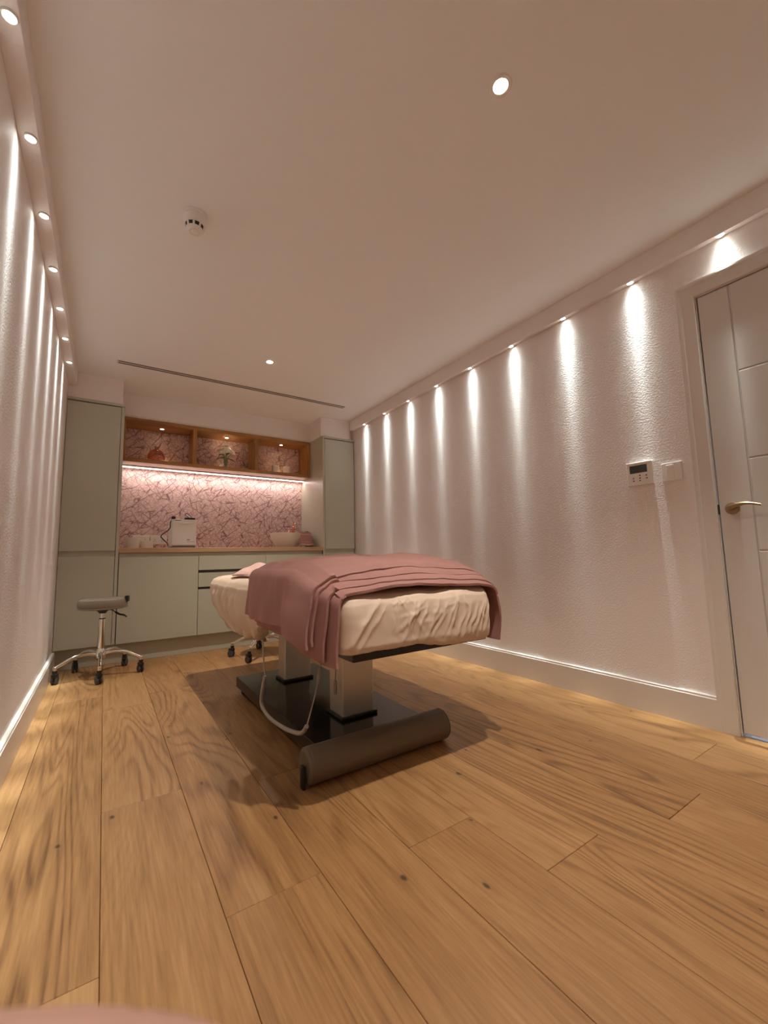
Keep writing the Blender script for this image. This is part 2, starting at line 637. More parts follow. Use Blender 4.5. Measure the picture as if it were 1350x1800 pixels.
# baseboards
def baseboard(name, x_wall, sgn, y0, y1):
    x1 = x_wall + sgn * .020
    t = B()
    prof = [(x_wall, 0), (x1, 0), (x1, .132), (x_wall + sgn * .017, .136), (x_wall + sgn * .017, .143), (x_wall + sgn * .014, .146), (x_wall, .146)]
    vs_ = [[t.bm.verts.new((x, y, z)) for x, z in prof] for y in (y0, y1)]
    n = len(prof)
    for k in range(n):
        t.bm.faces.new((vs_[0][k], vs_[0][(k + 1) % n], vs_[1][(k + 1) % n], vs_[1][k]))
    t.bm.faces.new(vs_[0][::-1])
    t.bm.faces.new(vs_[1])
    return struct(t.build(name, M['trim'], ang=12))
baseboard('baseboard_left', XL, 1, YF, YD - .005)
baseboard('baseboard_right', XR, -1, .785, YD - .005)
baseboard('baseboard_front_right', XR, -1, YF, -.140)

# ---- door in the right wall
t = B()      # lining and stops
t.box(XR - .002, XR + .1, .711, DY1, 0, DZ)
t.box(XR - .002, XR + .1, DY0, -.058, 0, DZ)
t.box(XR - .002, XR + .1, -.058, .711, 1.996, DZ)
lining = struct(t.build('trim_7', M['trim']))
def architrave(name, pts0, pts1):
    """moulded board: section swept between two mitred ends"""
    t = B()
    n = len(pts0)
    a = [t.bm.verts.new(p) for p in pts0]
    c = [t.bm.verts.new(p) for p in pts1]
    for k in range(n):
        t.bm.faces.new((a[k], a[(k + 1) % n], c[(k + 1) % n], c[k]))
    t.bm.faces.new(a[::-1])
    t.bm.faces.new(c)
    return t.build(name, M['trim'], lining, ang=12)
sec = [(0, 0), (0, .012), (.004, .016), (.052, .016), (.056, .019), (.064, .021), (.072, .021), (.072, 0)]   # (outwards from the opening, proud of the wall)
yi, zi, yo_ = .7145, 2.000, -.0615
architrave('architrave', [(XR - d, yi + o, 0) for o, d in sec], [(XR - d, yi + o, zi + o) for o, d in sec])
architrave('architrave', [(XR - d, yi + o, zi + o) for o, d in sec], [(XR - d, yo_ - o, zi + o) for o, d in sec])
architrave('architrave', [(XR - d, yo_ - o, zi + o) for o, d in sec], [(XR - d, yo_ - o, 0) for o, d in sec])
door = struct(B().box(XR + .003, XR + .038, -.0545, .7065, .014, 1.9915, bev=.001, seg=1).build('door_1', M['door']))
DX = XR + .003
g2 = .0045
def dpan(y0, y1, z0, z1):
    return B().box(DX - .0045, DX, y0, y1, z0, z1, bev=.0028, seg=2).build('door_panel', M['door'], door, ang=50)
dpan(.588 + g2 / 2, .7065, .014, 1.9915)
dpan(-.0545, .062 - g2 / 2, .014, 1.9915)
zs = [.014, .395, .790, 1.190, 1.585, 1.9915]
for a, c in zip(zs, zs[1:]):
    dpan(.062 + g2 / 2, .588 - g2 / 2, a + (g2 / 2 if a > .1 else 0), c - (g2 / 2 if c < 1.9 else 0))
hx = DX - .0045
hd = B().lathe([(0, 0), (.026, 0), (.027, .003), (.025, .008), (.012, .010), (.011, .011), (0, .011)], 36,
               Matrix.Translation((hx, .660, .978)) @ Matrix.Rotation(-PI / 2, 4, 'Y')).build('handle_rose', M['nickel'], door)
hp = spline([(hx - .010, .660, .978), (hx - .036, .657, .979), (hx - .046, .640, .985), (hx - .047, .612, .991), (hx - .046, .585, .989), (hx - .045, .552, .980)], 8)
tl = B()
tl.tube(hp, [.0095 - .005 * sstep(.3, 1, k / (len(hp) - 1)) for k in range(len(hp))], 14)
tl.build('lever_handle', M['nickel'], door)
B().box(XR - .003, XR + .02, .7085, .7135, .955, .999, bev=.001).build('latch_keep', M['black'], lining)
B().box(XR - .006, XR + .05, DY0, DY1, -.015, .003, bev=.002).build('threshold', M['chrome'], lining)
hall = struct(B().box(XR + .1, XR + 1.2, -.6, 1.3, -.06, .0).build('floor_hall', M['hall']))
struct(B().box(XR + 1.2, XR + 1.25, -.6, 1.3, -.06, H).build('wall_hall', M['white']))
lamp('hall_light', 'AREA', (XR + .55, .35, 1.6), 14, (.62, .74, 1.0), shape='DISK', size=.4)

# ================================================================== LIGHT FITTINGS
def washer(x, y, label, side):
    o = thing('wall_washer_spotlight', label, 'spotlight', (x, y, BH + (.014 if side == 'r' else 0)), 0, 'wall washer spotlights')
    B().lathe([(.0130, .0), (.0180, .0), (.0190, -.003), (.0180, -.007), (.0150, -.007), (.0130, 0)], 28).build('trim_ring', M['whitegloss'], o)
    B().lathe([(0, -.0012), (.0128, -.0012), (.0128, -.0004), (0, -.0004)], 24).build('lamp_disc', M['lampw'], o)
    lb = lamp('washer_beam', 'POINT', (0, 0, -.009), P_WASH, C_WASH, o, shadow_soft_size=.007)
    lens_profile(lb.data)
    return o
NL = ['nearest the cabinets', 'second from the cabinets', 'third from the cabinets', 'fourth from the cabinets', 'fifth from the cabinets',
      'sixth from the cabinets', 'seventh from the cabinets', 'eighth from the cabinets', 'ninth from the cabinets', 'tenth from the cabinets', 'eleventh from the cabinets']
for k in range(11):
    washer(-.2615, 3.553 - k * .3755, 'small round spotlight in the left bulkhead, ' + NL[k], 'l')
for k in range(11):
    washer(XR - .027, 3.74 - k * .394, 'small round spotlight in the right bulkhead, ' + NL[k], 'r')

def downlight(x, y, label):
    o = thing('ceiling_downlight', label, 'downlight', (x, y, H), 0, 'recessed ceiling downlights')
    B().lathe([(.022, 0), (.036, 0), (.037, -.002), (.034, -.005), (.024, -.004), (.022, 0)], 40).build('trim_ring', M['whitegloss'], o)
    B().lathe([(0, -.002), (.022, -.002), (.022, -.0005), (0, -.0005)], 32).build('lamp_disc', M['lamp'], o)
    lamp('downlight_beam', 'SPOT', (0, 0, -.010), P_SPOT, C_SPOT, o, spot_size=math.radians(96), spot_blend=1.0, shadow_soft_size=.026)
    return o
downlight(1.019, .774, 'bright recessed ceiling downlight nearest the camera, glaring white')
downlight(1.011, 3.057, 'small recessed ceiling downlight near the air vent and cabinets')

# smoke detector
sd = thing('smoke_detector', 'round white smoke detector on the ceiling', 'smoke detector', (.274, 1.868, H))
B().lathe([(0, 0), (.050, 0), (.051, -.004), (.049, -.012), (.046, -.014), (0, -.014)], 44).build('mounting_base', M['white'], sd)
B().lathe([(.044, -.012), (.048, -.016), (.047, -.030), (.044, -.048), (.041, -.051), (0, -.051)], 44).build('housing', M['white'], sd)
B().lathe([(0, -.050), (.0385, -.050), (.034, -.068), (0, -.068)], 40).build('dark_chamber', M['black'], sd)
t = B()
for k in range(9):
    a = 2 * PI * k / 9 + .1
    t.box(-.0042, .0042, .0, .004, -.071, -.048, bev=.001, seg=1, mtx=Matrix.Rotation(a, 4, 'Z') @ Matrix.Translation((0, .0355, 0)) @ Matrix.Translation((0, 0, -.06)) @ Matrix.Rotation(-.24, 4, 'X') @ Matrix.Translation((0, 0, .06)))
t.build('louvre_post', M['white'], sd)
B().lathe([(0, -.066), (.036, -.066), (.0365, -.069), (.033, -.074), (.023, -.077), (.022, -.0775), (.020, -.075), (.0185, -.075), (.017, -.0775), (0, -.0785)], 44).build('cap', M['white'], sd)

# slot air vent
av = thing('linear_air_vent', 'long slim two-slot air vent across the ceiling', 'air vent', (1.005, 3.645, H))
t = B()
t.box(-.985, .985, -.032, -.026, -.0015, 0)
t.box(-.985, .985, .026, .032, -.0015, 0)
t.box(-.985, .985, -.008, .008, -.0015, 0)
t.box(-.985, -.977, -.032, .032, -.0015, 0)
t.box(.977, .985, -.032, .032, -.0015, 0, bev=.001, seg=1)
t.build('vent_frame', M['trim'], av)
for s in (-1, 1):
    B().box(-.977, .977, s * .017 - .009, s * .017 + .009, -.0006, .0, bev=0).build('dark_slot', M['black'], av)

# ================================================================== FITTED CABINETS
def tall_cabinet(x0, x1, panel, label):
    """carcass, two doors, finger gap, end panel and cap"""
    o = thing('tall_cabinet', label, 'cabinet', ((x0 + x1) / 2, YD, 0))
    cx = (x0 + x1) / 2
    px0, px1 = (x1 - .022, x1) if panel > 0 else (x0, x0 + .022)
    dx0, dx1 = (x0 + .002, px0 - .003) if panel > 0 else (px1 + .003, x1 - .012)
    B().box(dx0 - cx, dx1 - cx, .022, YB - YD - .004, .153, 2.092).build('carcass', M['cabdark'], o)
    B().box(dx0 - cx, dx1 - cx, 0, .020, .893, 2.086, bev=.0015, seg=1).build('upper_door', M['cab'], o)
    B().box(dx0 - cx, dx1 - cx, 0, .020, .153, .850, bev=.0015, seg=1).build('lower_door', M['cab'], o)
    B().box(dx0 - cx, dx1 - cx, .020, .030, .850, .893).build('finger_recess', M['cab'], o)
    B().box(px0 - cx, px1 - cx, -.001, YB - YD - .004, .153, 2.092, bev=.001, seg=1).build('end_panel', M['cab'], o)
    B().box(x0 - cx, x1 - cx, -.006, YB - YD - .004, 2.093, 2.115, bev=.001, seg=1).build('top_cap', M['cab'], o)
    return o
tall_cabinet(XL + .001, .094, 1, 'tall sage two-door cabinet in the left corner behind the stool')
tall_cabinet(1.911, XR - .001, -1, 'tall sage two-door cabinet in the right corner')

def base_cabinet(x0, x1, fronts, label):
    o = thing('base_cabinet', label, 'cabinet', ((x0 + x1) / 2, YD, 0), 0, 'base cabinets under the worktop')
    cx = (x0 + x1) / 2
    B().box(x0 - cx, x1 - cx, .024, YB - YD - .004, .153, .873).build('carcass', M['cabdark'], o)
    B().box(x0 + .001 - cx, x1 - .001 - cx, .020, .026, .838, .872).build('finger_recess', M['cab'], o)
    for nm, z0, z1 in fronts:
        f = B().box(x0 + .0018 - cx, x1 - .0018 - cx, 0, .020, z0, z1, bev=.0015, seg=1).build(nm, M['cab'], o)
    return o
X3 = [.098, .698, 1.300, 1.907]
base_cabinet(X3[0], X3[1], [('door', .153, .838)], 'sage base cabinet with one wide door, beside the tall left cabinet')
base_cabinet(X3[1], X3[2], [('drawer', .715, .838), ('drawer', .567, .690), ('drawer', .153, .545)], 'sage base cabinet with stacked drawers, behind the head of the massage table')
base_cabinet(X3[2], X3[3], [('drawer', .715, .838), ('drawer', .567, .690), ('drawer', .153, .545)], 'sage base cabinet with drawers, below the round basin')
pl = B().box(XL + .001, XR - .001, YD + .05, YD + .066, .0, .152, bev=.001, seg=1).build('plinth', M['cab'])
tag(pl, 'continuous sage kickboard running under the row of cabinets', 'kickboard')
wt = B().box(.0955, 1.9095, YD - .004, YB - .0035, .874, .915, bev=.0025).build('worktop', M['worktop'])
tag(wt, 'oak worktop between the two tall cabinets', 'worktop')

# ================================================================== OAK WALL SHELF
SY, SZ0, SZ1 = 4.330, 1.704, 2.116
sh = thing('open_wall_shelf', 'three-bay open oak shelf with spotlights between the tall cabinets', 'shelf', (1.004, SY, SZ0))
def sbox(name, x0, x1, z0, z1, m, y0=SY, y1=YB - .004):
    return B().box(x0 - 1.004, x1 - 1.004, y0 - SY, y1 - SY, z0 - SZ0, z1 - SZ0, bev=.0012, seg=1).build(name, m, sh)
sbox('bottom_board', .0985, 1.9095, SZ0, SZ0 + .036, M['oak'])
sbox('top_board', .0985, 1.9095, SZ1 - .036, SZ1, M['oak'])
sbox('end_board', .0985, .118, SZ0 + .0365, SZ1 - .0365, M['oakv'])
sbox('end_board', 1.873, 1.9095, SZ0 + .0365, SZ1 - .0365, M['oakv'])
sbox('divider', .677, .713, SZ0 + .0365, SZ1 - .0365, M['oakv'])
sbox('divider', 1.284, 1.320, SZ0 + .0365, SZ1 - .0365, M['oakv'])
fl = B().box(.0985, 1.9095, SY + .002, SY + .02, SZ1 + .002, 2.134).build('cornice_strip', M['trim'])
tag(fl, 'slim pale filler strip along the top of the oak shelf', 'trim strip')
for x in (.416, 1.020, 1.612):
    e = B().lathe([(.016, 0), (.026, 0), (.026, -.003), (.016, -.004), (.016, 0)], 28).build('spotlight_ring', M['chrome'], sh)
    e.location = (x - 1.004, 4.455 - SY, SZ1 - .0365 - SZ0)
    B().lathe([(0, -.002), (.0155, -.002), (.0155, -.0008), (0, -.0008)], 24).build('spotlight_disc', M['lamps'], e)
    lamp('shelf_beam', 'SPOT', (0, 0, -.008), P_SHELF, C_SHELF, e, spot_size=math.radians(64), spot_blend=1, shadow_soft_size=.012)
ls = thing('led_strip_light', 'glowing LED strip under the oak shelf along the wallpaper', 'strip light', (1.006, 4.515, SZ0))
B().box(-.906, .902, -.012, .018, -.012, -.0005, bev=.001, seg=1).build('channel', M['white'], ls)
B().box(-.905, .901, -.009, .012, -.020, -.012, bev=.004, seg=3).build('diffuser', M['strip'], ls)
lamp('strip_beam', 'AREA', (0, -.001, -.022), P_STRIP, C_STRIP, ls, shape='RECTANGLE', size=1.78, size_y=.016)

# ---- things on the shelf (bottom board top at z 1.740)
ZS = SZ0 + .036 + .001
v = thing('glass_vase', 'squat round pink glass vase with a short neck in the left bay', 'vase', (.372, 4.42, ZS))
outer = [(0, 0), (.050, 0), (.066, .010), (.076, .034), (.074, .062), (.060, .092), (.036, .112), (.018, .122), (.015, .130), (.016, .137), (.024, .145)]
inner = [(r - .0035 if r > .02 else r - .003, z + (.004 if z < .01 else 0)) for r, z in outer[1:]]
B().lathe(outer + inner[::-1] + [(0, .004)], 44).build('body', M['pinkglass'], v)
fv = thing('bud_vase', 'slim clear glass vase holding the flowers in the middle bay', 'vase', (1.005, 4.42, ZS))
outer = [(0, 0), (.026, 0), (.028, .006), (.020, .030), (.017, .070), (.019, .105), (.024, .120)]
B().lathe(outer + [(r - .0025, z + (.005 if z < .005 else 0)) for r, z in outer[1:]][::-1] + [(0, .005)], 28).build('body', M['clear'], fv)
fl = thing('flower_bouquet', 'cream and blush flowers with dark leaves in the slim glass vase', 'flowers', (1.005, 4.42, ZS))
rf = random.Random(3)
heads = [(-.050, -.045, .148, .045, 0), (.050, -.040, .153, .047, 0), (0, -.070, .162, .050, 0), (-.02, .035, .20, .034, 1), (.03, .03, .205, .034, 0), (-.065, .01, .185, .03, 1), (.072, .02, .18, .028, 1), (.002, 0, .235, .036, 0)]
for hx_, hy_, hz_, r, k in heads:
    B().tube(spline([(hx_ * .12, hy_ * .12, .012), (hx_ * .25, hy_ * .25, .10), (hx_, hy_, hz_)], 5), .0022, 6).build('stem', M['stem'], fl)
    t = B()
    ax = Vector((hx_, hy_, .09)).normalized()
    q = Vector((0, 0, 1)).rotation_difference(ax).to_matrix().to_4x4()
    if t is not None:
        for ring_, (n, rr, tilt, ln) in enumerate(((3, .25, .25, .6), (5, .4, .6, .8), (6, .55, 1.0, 1.0), (7, .6, 1.35, 1.05))):
            for p in range(n):
                a = 2 * PI * p / n + ring_ * .5
                bb = bmesh.new()
                bmesh.ops.create_uvsphere(bb, u_segments=8, v_segments=6, radius=1)
                mt = Matrix.Translation((hx_, hy_, hz_)) @ q @ Matrix.Rotation(a, 4, 'Z') @ Matrix.Rotation(tilt, 4, 'Y') @ Matrix.Translation((0, 0, r * .45 * ln))
                t._add(bb, mt @ Matrix.Diagonal((r * .10, r * .34 * ln, r * .5 * ln, 1)))
    t.build('blossom', M['petal2'] if k else M['petal'], fl)
for a, ln, z, dz in ((3.3, .085, .110, -.02), (.0, .085, .107, -.02), (.9, .075, .15, .01), (2.3, .07, .14, 0)):
    d = Vector((math.cos(a), math.sin(a), 0))
    sd_ = Vector((-d.y, d.x, 0))
    def leaf(u, w_, d=d, sd_=sd_, ln=ln, z=z, dz=dz):
        wd = math.sin(PI * min(1, u * .96 + .02)) ** .8 * .021
        p = d * (.012 + ln * u) + sd_ * (wd * (w_ - .5) * 2)
        return Vector((p.x, p.y, z + .02 * math.sin(u * 2.4) + dz * u * 2 - .010 * abs(w_ - .5)))
    B().grid(leaf, 9, 5).build('leaf', M['leaf'], fl)
def candle(name, loc, r, h, label, group):
    o = thing(name, label, 'candle', loc, 0, group)
    B().lathe([(0, 0), (r * .95, 0), (r, .004), (r, h - .003), (r - .002, h), (r - .004, h - .003), (r - .004, h * .82), (0, h * .80)], 36).build('cup', M['ceramic'], o)
    B().lathe([(0, h * .80), (r - .0045, h * .82), (r - .0045, h * .86), (0, h * .855)], 28).build('wax', M['candle'], o)
    B().tube([(0, 0, h * .85), (.001, 0, h * .95)], .0012, 6).build('wick', M['ink'], o)
    return o
candle('cup_candle', (1.535, 4.42, ZS), .039, .082, 'left cup candle of the pair in the right bay', 'cup candles on the oak shelf')
candle('cup_candle', (1.665, 4.415, ZS), .042, .082, 'right cup candle of the pair in the right bay', 'cup candles on the oak shelf')

# ---- things on the worktop (top at .915)
ZW = .9155
o = candle('jar_candle', (.200, 4.24, ZW), .058, .085, 'larger cream candle jar on the worktop with a raised lid knob', 'candle jars on the worktop')
B().lathe([(0, .070), (.0600, .0855), (.0600, .091), (.030, .094), (.006, .096), (.005, .104), (.0075, .109), (.006, .114), (0, .116)], 36).build('lid', M['ceramic'], o)
candle('jar_candle', (.308, 4.22, ZW), .048, .064, 'smaller cream candle jar between the larger jar and towel warmer', 'candle jars on the worktop')

tw = thing('towel_warmer', 'boxy white towel warmer cabinet on the worktop', 'appliance', (.598, 4.34, ZW), 0)
B().box(-.100, .112, -.105, .11, .012, .268, bev=.010, seg=3).build('body', M['white'], tw)
B().box(-.096, .110, -.121, -.1055, .026, .250, bev=.006, seg=3).build('front_door', M['white'], tw)
B().tube(spline([(-.045, -.1215, .236), (-.02, -.132, .229), (.02, -.133, .227), (.05, -.132, .229), (.075, -.1215, .236)], 6), .0045, 10).build('door_handle', M['white'], tw)
B().box(-.09, .104, -.112, -.106, .014, .0225, bev=.001).build('lower_seam', M['label'], tw)
for s in (-.088, .098):
    for q_ in (-.09, .09):
        B().lathe([(0, 0), (.010, 0), (.011, .004), (.010, .0125), (0, .0125)], 16, Matrix.Translation((s, q_, 0))).build('foot', M['black'], tw)
B().box(-.07, -.02, -.107, -.1045, .255, .262, bev=.001).build('vent_slot', M['label'], tw)
# worn maker's mark on the door: a small badge and a thin line
B().box(.030, .056, -.1222, -.1208, .074, .082, bev=.0006).build('badge', M['label'], tw)
t = B()
for k in range(9):
    t.box(.030 + k * .0075, .0355 + k * .0075, -.1220, -.1208, .058 + .001 * (k % 2), .062, bev=.0003, seg=1)
t.build('printed_line', M['label'], tw)

pb = thing('power_adapter', 'flat black adapter with a looped lead on the towel warmer', 'adapter', (.655, 4.262, ZW + .2685), 0)
B().box(-.045, .045, -.022, .022, 0, .017, bev=.003).build('case', M['black'], pb)
B().tube(spline([(.012, 0, .017), (.006, .002, .034), (-.020, .008, .060), (-.034, .01, .058), (-.036, .008, .042), (-.018, .004, .024), (-.004, .002, .0185)], 8), .0028, 8).build('looped_lead', M['black'], pb)

PCX, PCY = .515 - .598, 4.235 - 4.34
yc = .035
B().tube([p + Vector((PCX, PCY, 0)) for p in spline([(-.022, yc + .12, .030), (-.045, yc, .050), (-.082, yc - .03, .085), (-.098, yc - .03, .108), (-.078, yc - .03, .135), (-.040, yc - .02, .165), (-.024, yc - .02, .195), (-.026, yc - .02, .225), (-.018, yc - .02, .252), (.000, yc - .015, .273)], 8)], .0045, 10).build('power_cord', M['black'], tw)
t = B()
t.box(-.016 + PCX, .018 + PCX, yc - .032 + PCY, yc + .008 + PCY, .270, .294, bev=.006, seg=2)
t.build('cord_plug', M['black'], tw)

for k, (x, lb) in enumerate(((.285, 'double wall socket behind the candle jars, the left one'), (.432, 'double wall socket nearest the towel warmer, the right one'))):
    so = thing('double_socket', lb, 'socket', (x, YB - .003, 1.008), 0, 'double sockets on the wallpaper')
    B().box(-.071, .071, -.009, 0, -.043, .043, bev=.003).build('face_plate', M['white'], so)
    for s in (-1, 1):
        B().box(s * .034 - .007, s * .034 + .007, -.012, -.009, .012, .030, bev=.001).build('rocker', M['white'], so)
        t = B()
        for dx, dz, w_, h_ in ((0, .004, .002, .004), (-.009, -.012, .004, .002), (.009, -.012, .004, .002)):
            t.box(s * .034 + dx - w_, s * .034 + dx + w_, -.0095, -.0088, dz - h_, dz + h_)
        t.build('pin_holes', M['black'], so)

bs = thing('countertop_basin', 'round cream countertop basin on the worktop', 'basin', (1.600, 4.27, ZW), 0)
outer = [(0, 0), (.085, 0), (.095, .004), (.125, .045), (.150, .092), (.166, .143), (.168, .150)]
B().lathe(outer + [(.164, .152), (.159, .148), (.142, .092), (.115, .045), (.07, .016), (.012, .012), (0, .012)], 56).build('bowl', M['ceramic'], bs)
B().lathe([(0, .012), (.018, .013), (.020, .016), (0, .019)], 24).build('drain', M['chrome'], bs)
tp = thing('basin_tap', 'copper tap rising behind the cream basin', 'tap', (1.760, 4.46, ZW), 0)
B().lathe([(0, 0), (.024, 0), (.024, .006), (.014, .010), (.013, .20), (.016, .205), (.016, .235), (.010, .242), (0, .243)], 28).build('body', M['copper'], tp)
B().tube(spline([(0, 0, .17), (-.03, -.03, .185), (-.07, -.07, .186), (-.092, -.09, .172), (-.095, -.094, .150)], 6), .0085, 12).build('spout', M['copper'], tp)
B().tube([(0, 0, .24), (.012, .01, .262), (.03, .02, .28)], .005, 10).build('lever', M['copper'], tp)

# towel hung over the basin rim
ht = thing('hand_towel', 'rose hand towel with bands folded over the basin edge', 'towel', (1.775, 4.20, ZW), 0)
def htowel(u, vv):
    # v runs from inside the bowl over the rim and down the front
    x = -.075 + .150 * u
    if vv < .3:
        k = vv / .3
        p = Vector((x, .075 - .075 * k, .128 + .034 * math.sin(k * PI / 2)))
    else:
        k = (vv - .3) / .7
        p = Vector((x + .022 * k, -.006 - .040 * math.sin(k * 1.5), .163 - .156 * k + .008 * math.sin(PI * k * .4)))
    p.z += .003 * math.sin(u * 9) * vv - .01 * (abs(u - .5) * 2) ** 3 * (1 - vv)
    p.y += .004 * math.sin(u * 7 + 2) * vv
    for c0 in (.80,):
        p.y += -.004 * math.exp(-((vv - c0) / .03) ** 2) + .004 * math.exp(-((vv - .88) / .02) ** 2)
    return p
o = B().grid(htowel, 26, 44).build('terry_cloth', M['towel2'], ht)
md = o.modifiers.new('thick', 'SOLIDIFY')
md.thickness = .009
md.offset = 0
for z0, z1 in ((.80, .83), (.90, .97), (.40, .44)):
    def band(u, vv, z0=z0, z1=z1):
        p = htowel(u, z0 + (z1 - z0) * vv)
        return p + Vector((0, -.0056, 0))
    B().grid(band, 24, 5).build('woven_band', M['towel'], ht)
sb_ = thing('soap_dispenser', 'soap bottle coloured dark to stand for the shade right of the hand towel', 'bottle', (1.868, 4.30, ZW), 0)
B().lathe([(0, 0), (.030, 0), (.032, .006), (.032, .10), (.024, .122), (.012, .130), (.012, .142), (0, .142)], 28).build('bottle', M['cabdark'], sb_)  # dark colour stands in for the shadow to the right of the towel
B().lathe([(0, .142), (.013, .142), (.013, .155), (.004, .157), (.004, .172), (0, .172)], 20).build('pump', M['black'], sb_)
B().box(-.034, .006, -.006, .006, .168, .178, bev=.003).build('nozzle', M['black'], sb_)

# ================================================================== WALL CONTROLS
wc = thing('climate_controller', 'white wall controller with a dark screen left of the light switch', 'thermostat', (XR, 1.0235, 1.198))
B().box(-.004, .0, -.058, .058, -.058, .058).build('back_plate', M['white'], wc)
B().box(-.016, -.004, -.062, .062, -.061, .060, bev=.003).build('housing', M['white'], wc)
B().box(-.0195, -.016, -.062, .062, .052, .0605, bev=.0015).build('top_lip', M['white'], wc)
B().box(-.0168, -.0155, -.038, .047, .004, .045, bev=.0004).build('screen', M['screen'], wc)
for y, z in ((-.001, -.010), (.030, -.021), (-.001, -.024), (-.032, -.013), (-.001, -.037), (.030, -.036), (-.034, -.028)):
    B().box(-.0170, -.0155, y - .0035, y + .0035, z - .0028, z + .0028, bev=.001).build('button', M['ink'], wc)
B().lathe([(0, 0), (.004, 0), (.004, .001), (0, .0015)], 16, Matrix.Translation((-.016, -.048, -.044)) @ Matrix.Rotation(-PI / 2, 4, 'Y')).build('indicator', M['whitegloss'], wc)
lsw = thing('light_switch', 'white square light switch between the controller and the door', 'switch', (XR, .8795, 1.182))
B().box(-.010, 0, -.044, .044, -.044, .046, bev=.002).build('face_plate', M['white'], lsw)
B().box(-.0135, -.0095, -.012, .022, -.034, .036, bev=.0015).build('rocker', M['white'], lsw)
B().box(-.0150, -.0125, -.010, .020, .027, .034, bev=.001).build('rocker_edge', M['whitegloss'], lsw)

# ================================================================== ROLLING STOOLS
def make_stool(loc, rz, label):
    o = thing('rolling_stool', label, 'stool', loc, rz, 'rolling stools')
    st = B().lathe([(0, .468), (.135, .468), (.150, .474), (.154, .490), (.154, .522), (.148, .536), (.130, .543), (0, .546)], 56).build('seat', M['leather'], o)
    B().tube([(math.cos(2 * PI * k / 56) * .1545, math.sin(2 * PI * k / 56) * .1545, .477) for k in range(56)], .0025, 6, closed=True).build('piping', M['leather'], st)
    B().box(.142, .166, -.022, .022, .512, .556, bev=.006).build('strap_tab', M['black'], st)
    B().lathe([(0, .436), (.022, .436), (.026, .444), (.040, .458), (.046, .468), (0, .468)], 24).build('seat_plate', M['black'], o)
    B().tube(spline([(.02, 0, .456), (.055, -.002, .458), (.085, -.005, .440), (.11, -.006, .424), (.14, -.006, .416), (.158, -.006, .402)], 6),
             [.004] * 12 + [.007] * 14 + [.005] * 5, 10).build('height_lever', M['black'], o)
    B().lathe([(0, .385), (.013, .385), (.013, .437), (0, .437)], 24).build('gas_piston', M['chrome'], o)
    B().lathe([(0, .396), (.020, .396), (.020, .402), (0, .402)], 24).build('collar', M['black'], o)
    B().lathe([(0, .15), (.021, .15), (.022, .20), (.024, .396), (.0, .396)], 32).build('column', M['chrome'], o)
    B().lathe([(0, .112), (.026, .112), (.035, .124), (.036, .165), (.030, .180), (.023, .190), (0, .190)], 32).build('hub', M['chrome'], o)
    for k in range(5):
        a = 2 * PI * k / 5
        l = B()
        pp = spline([(.022, 0, .150), (.09, 0, .164), (.16, 0, .154), (.22, 0, .126), (.262, 0, .106)], 6)
        l.tube(pp, [.0150 - .005 * i / (len(pp) - 1) for i in range(len(pp))], 12)
        l.lathe([(0, .090), (.0125, .090), (.0130, .112), (.009, .117), (0, .118)], 16, Matrix.Translation((.262, 0, 0)))
        lo = l.build('base_leg', M['chrome'], o)
        lo.rotation_euler = (0, 0, a)
        cr_ = PI / 2 - a - rz + (.25, -.3, .15, -.2, .3)[k]
        c = B()
        c.lathe([(0, .050), (.011, .050), (.014, .066), (.014, .090), (0, .090)], 16)
        c.box(-.016, .030, -.0165, .0165, .046, .070, bev=.007)
        c.box(-.012, .014, -.0035, .0035, .020, .045, bev=.002)
        co = c.build('caster', M['black'], lo)
        rot = Matrix.Rotation(PI / 2, 4, 'X')
        wh = B()
        for s in (-1, 1):
            wh.lathe([(0, 0), (.022, 0), (.0265, .003), (.0265, .010), (.022, .0135), (.010, .0135), (.008, .011), (0, .011)], 28, Matrix.Translation((.010, s * .0115 + .00675, .0268)) @ rot)
        wo = wh.build('caster_wheel', M['rubber'], lo)
        wo.location = (.262, 0, 0)
        wo.rotation_euler = (0, 0, cr_)
        co.location = (.262, 0, 0)
        co.rotation_euler = (0, 0, cr_)
    return o
stool = make_stool((.006, 3.690, 0), math.radians(-18.5), 'taupe round rolling stool with chrome star base by the left wall')
s2 = copy_tree(stool)
s2.location = (1.150, 3.550, 0)
s2.rotation_euler = (0, 0, math.radians(10))
s2['label'] = 'rolling stool mostly hidden behind the massage table, only its star base showing'
# ================================================================== MASSAGE TABLE
mt_ = thing('massage_table', 'twin-column electric massage table in the middle of the room', 'massage table', (0.98, 2.1, 0))
OX, OY = .98, 2.1
def mbox(name, x0, x1, y0, y1, z0, z1, m, bev=.003, parent=mt_, seg=2):
    return B().box(x0 - OX, x1 - OX, y0 - OY, y1 - OY, z0, z1, bev=bev, seg=seg).build(name, m, parent)
mbox('base_plate', .70, 1.215, 1.525, 2.70, .032, .090, M['blackbase'])
for x in (.735, 1.18):
    for y in (1.58, 2.65):
        B().lathe([(0, 0), (.016, 0), (.018, .004), (.012, .034), (0, .034)], 16, Matrix.Translation((x - OX, y - OY, 0))).build('levelling_foot', M['rubber'], mt_)
for y0, y1 in ((1.690, 1.822), (2.396, 2.510)):
    c = mbox('lifting_column', .896, 1.056, y0, y1, .09, .455, M['steel'], .006)
    t = B().box(.884 - OX, 1.068 - OX, y0 - .012 - OY, y1 + .012 - OY, .0905, .104, bev=.003).build('column_collar', M['black'], c)
mbox('top_frame', .70, 1.335, 1.245, 3.0, .449, .478, M['black'], .004)
